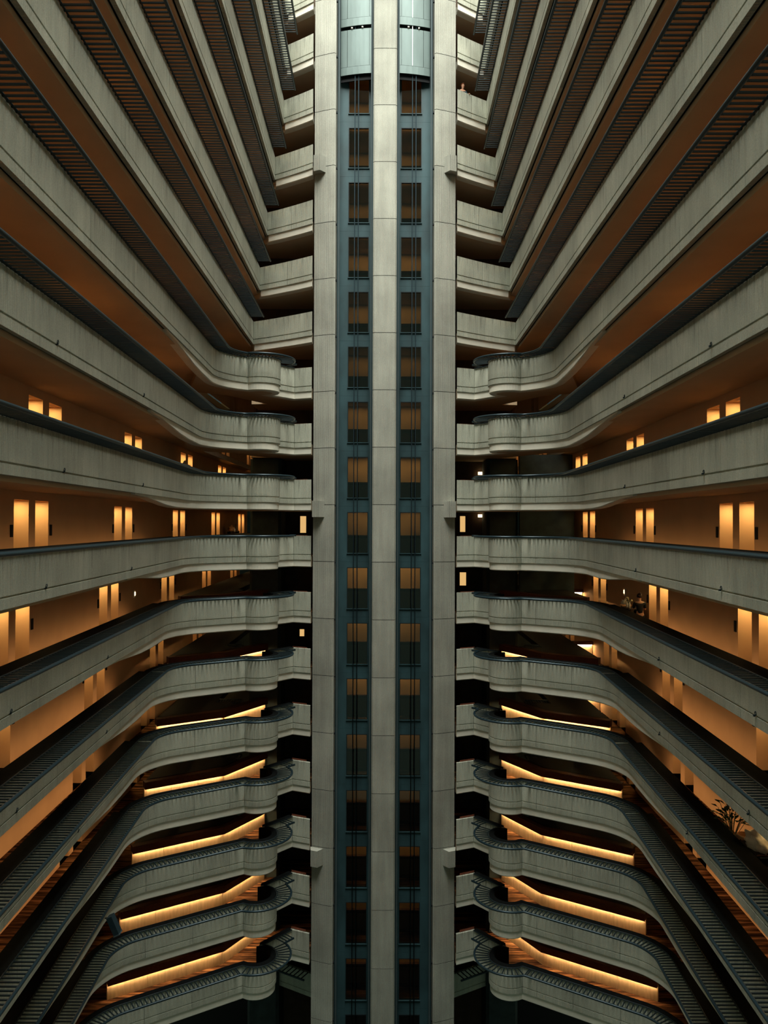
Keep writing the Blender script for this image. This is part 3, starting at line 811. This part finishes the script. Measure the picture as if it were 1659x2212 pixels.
def heap(label, x, y, z, w_, d, h, m, cat='linen'):
    bm = bmesh.new(); bmesh.ops.create_icosphere(bm, subdivisions=3, radius=1)
    rr = random.Random(int(x*100))
    for v in bm.verts:
        n = .82+.2*math.sin(v.co.x*5+1)*math.cos(v.co.y*6)+.14*math.sin(v.co.z*9+v.co.x*7)
        v.co = Vector((v.co.x*w_*n, v.co.y*d*n, max(v.co.z, -.25)*h*n))
    zmin = min(v.co.z for v in bm.verts)
    for v in bm.verts: v.co = v.co+Vector((x, y, z-zmin))
    return tag(obj('linen_heap', bm, m, None, True), label, cat)

def bottle(label, x, y, z, h, m, grp):
    bm = bmesh.new(); pr = [(.035, 0), (.037, h*.6), (.016, h*.75), (.016, h*.86)]
    rings = [[bm.verts.new((x+r*math.cos(6.2832*i/10), y+r*math.sin(6.2832*i/10), z+q)) for i in range(10)] for r, q in pr]
    for a, b in zip(rings, rings[1:]):
        for i in range(10): bm.faces.new((a[i], a[(i+1) % 10], b[(i+1) % 10], b[i]))
    bm.faces.new(rings[0]); bm.faces.new(rings[-1])
    o = tag(obj('bottle', bm, m, None, True), label, 'bottle', grp)
    bm = bmesh.new(); bmesh.ops.create_cone(bm, segments=8, radius1=.02, radius2=.017, depth=h*.14, cap_ends=True, matrix=Matrix.Translation((x, y, z+h*.93)))
    obj('cap', bm, 'black', o)
    return o

def leafy(name, label, cat, x, y, z, n, size, h, pot=True, flower=False):
    root = thing(name, label, cat, (x, y, z))
    if pot:
        bm = bmesh.new(); bmesh.ops.create_cone(bm, segments=16, radius1=.17, radius2=.23, depth=.42, cap_ends=True, matrix=Matrix.Translation((x, y, z+.21)))
        obj('pot', bm, 'darkbrown', root, True); z0 = z+.40
    else:
        bm = bmesh.new(); bmesh.ops.create_cone(bm, segments=12, radius1=.045, radius2=.06, depth=.16, cap_ends=True, matrix=Matrix.Translation((x, y, z+.08)))
        obj('vase', bm, 'white', root, True); z0 = z+.15
    rr = random.Random(3)
    for i in range(n):
        a = rr.uniform(0, 6.283); el = rr.uniform(.25, 1.35) if not pot else rr.uniform(1.0, 1.48); L = size*rr.uniform(.6, 1.0)
        d = Vector((math.cos(a)*math.cos(el), math.sin(a)*math.cos(el), math.sin(el)))
        base = Vector((x, y, z0)); mid = base+d*h*rr.uniform(.5, 1.0)
        tip = mid+Vector((d.x, d.y, d.z*.35-.25)).normalized()*L
        s_ = Vector((-d.y, d.x, 0)); s_ = s_.normalized()*L*.24 if s_.length > .01 else Vector((L*.2, 0, 0))
        bm = bmesh.new(); q = (mid+tip)/2+Vector((0, 0, L*.10))
        a0, b0, b1, c0 = bm.verts.new(mid), bm.verts.new(q+s_), bm.verts.new(q-s_), bm.verts.new(tip)
        qm = bm.verts.new(q-Vector((0, 0, L*.05)))
        for f in ((a0, b0, qm), (a0, qm, b1), (b0, c0, qm), (qm, c0, b1)): bm.faces.new(f)
        obj('leaf', bm, 'leaf', root)
        if i % 2 == 0: obj('stem', tube(bmesh.new(), [base, mid], .008, 5), 'leaf', root)
        if flower and i % 2 == 0:
            bm = bmesh.new(); bmesh.ops.create_icosphere(bm, subdivisions=1, radius=.045, matrix=Matrix.Translation(mid+Vector((0, 0, .03))))
            obj('blossom', bm, 'flower', root)
    return root

_, zt = cart('dark service cart before the person in black', 10.45, 32.45, T(-1)+FL)
leafy('flower_bunch', 'bunch of cream flowers on the cart beside the person in black', 'flowers', 10.38, 32.6, zt, 14, .14, .24, False, True)
for i, (dx, dy, nm) in enumerate(((-.18, .0, 'nearest the person'), (.15, .05, 'at the wall side'), (-.16, .42, 'at the far end'))):
    bottle('pale bottle on the cart by the person, %s' % nm, 10.45+dx, 32.15+dy, zt, .30, 'white', 'bottles on the service cart')
heap('white linen heap on the low end of the cart near the person', 10.45, 33.25, T(-1)+FL+1.14, .22, .2, .2, 'linen')
_, zt = cart('service cart with tan bag at the far end of the left corridor', -10.0, 51.0, T(0)+FL, 1, 1.15)
heap('tan laundry bag lying on the cart in the far left corridor', -10.05, 50.9, zt, .30, .36, .36, 'canvas', 'laundry bag')
bottle('tall dark bottle standing on the cart in the far left corridor', -9.8, 50.7, zt, .5, 'cloth', 'bottles on the far left cart')
bottle('short white bottle standing on the cart in the far left corridor', -9.8, 50.55, zt, .26, 'white', 'bottles on the far left cart')
_, zt = cart('service cart piled with linen on the upper left corridor', -9.78, 37.6, T(1)+FL, 1, 1.35)
heap('pinkish folded linen pile on the upper left cart', -9.78, 37.7, zt, .27, .44, .42, 'linen')
_, zt = cart('service cart under a white sheet on the lower right corridor', 10.95, 22.6, T(-3)+FL, 1, 1.0)
heap('crumpled white sheet heaped on the lower right cart', 10.95, 22.6, zt, .34, .6, .42, 'linen', 'sheet')
leafy('potted_plant', 'dark leafy potted plant beside the white sheet cart', 'plant', 11.05, 24.45, T(-3)+FL, 60, .32, 1.15)
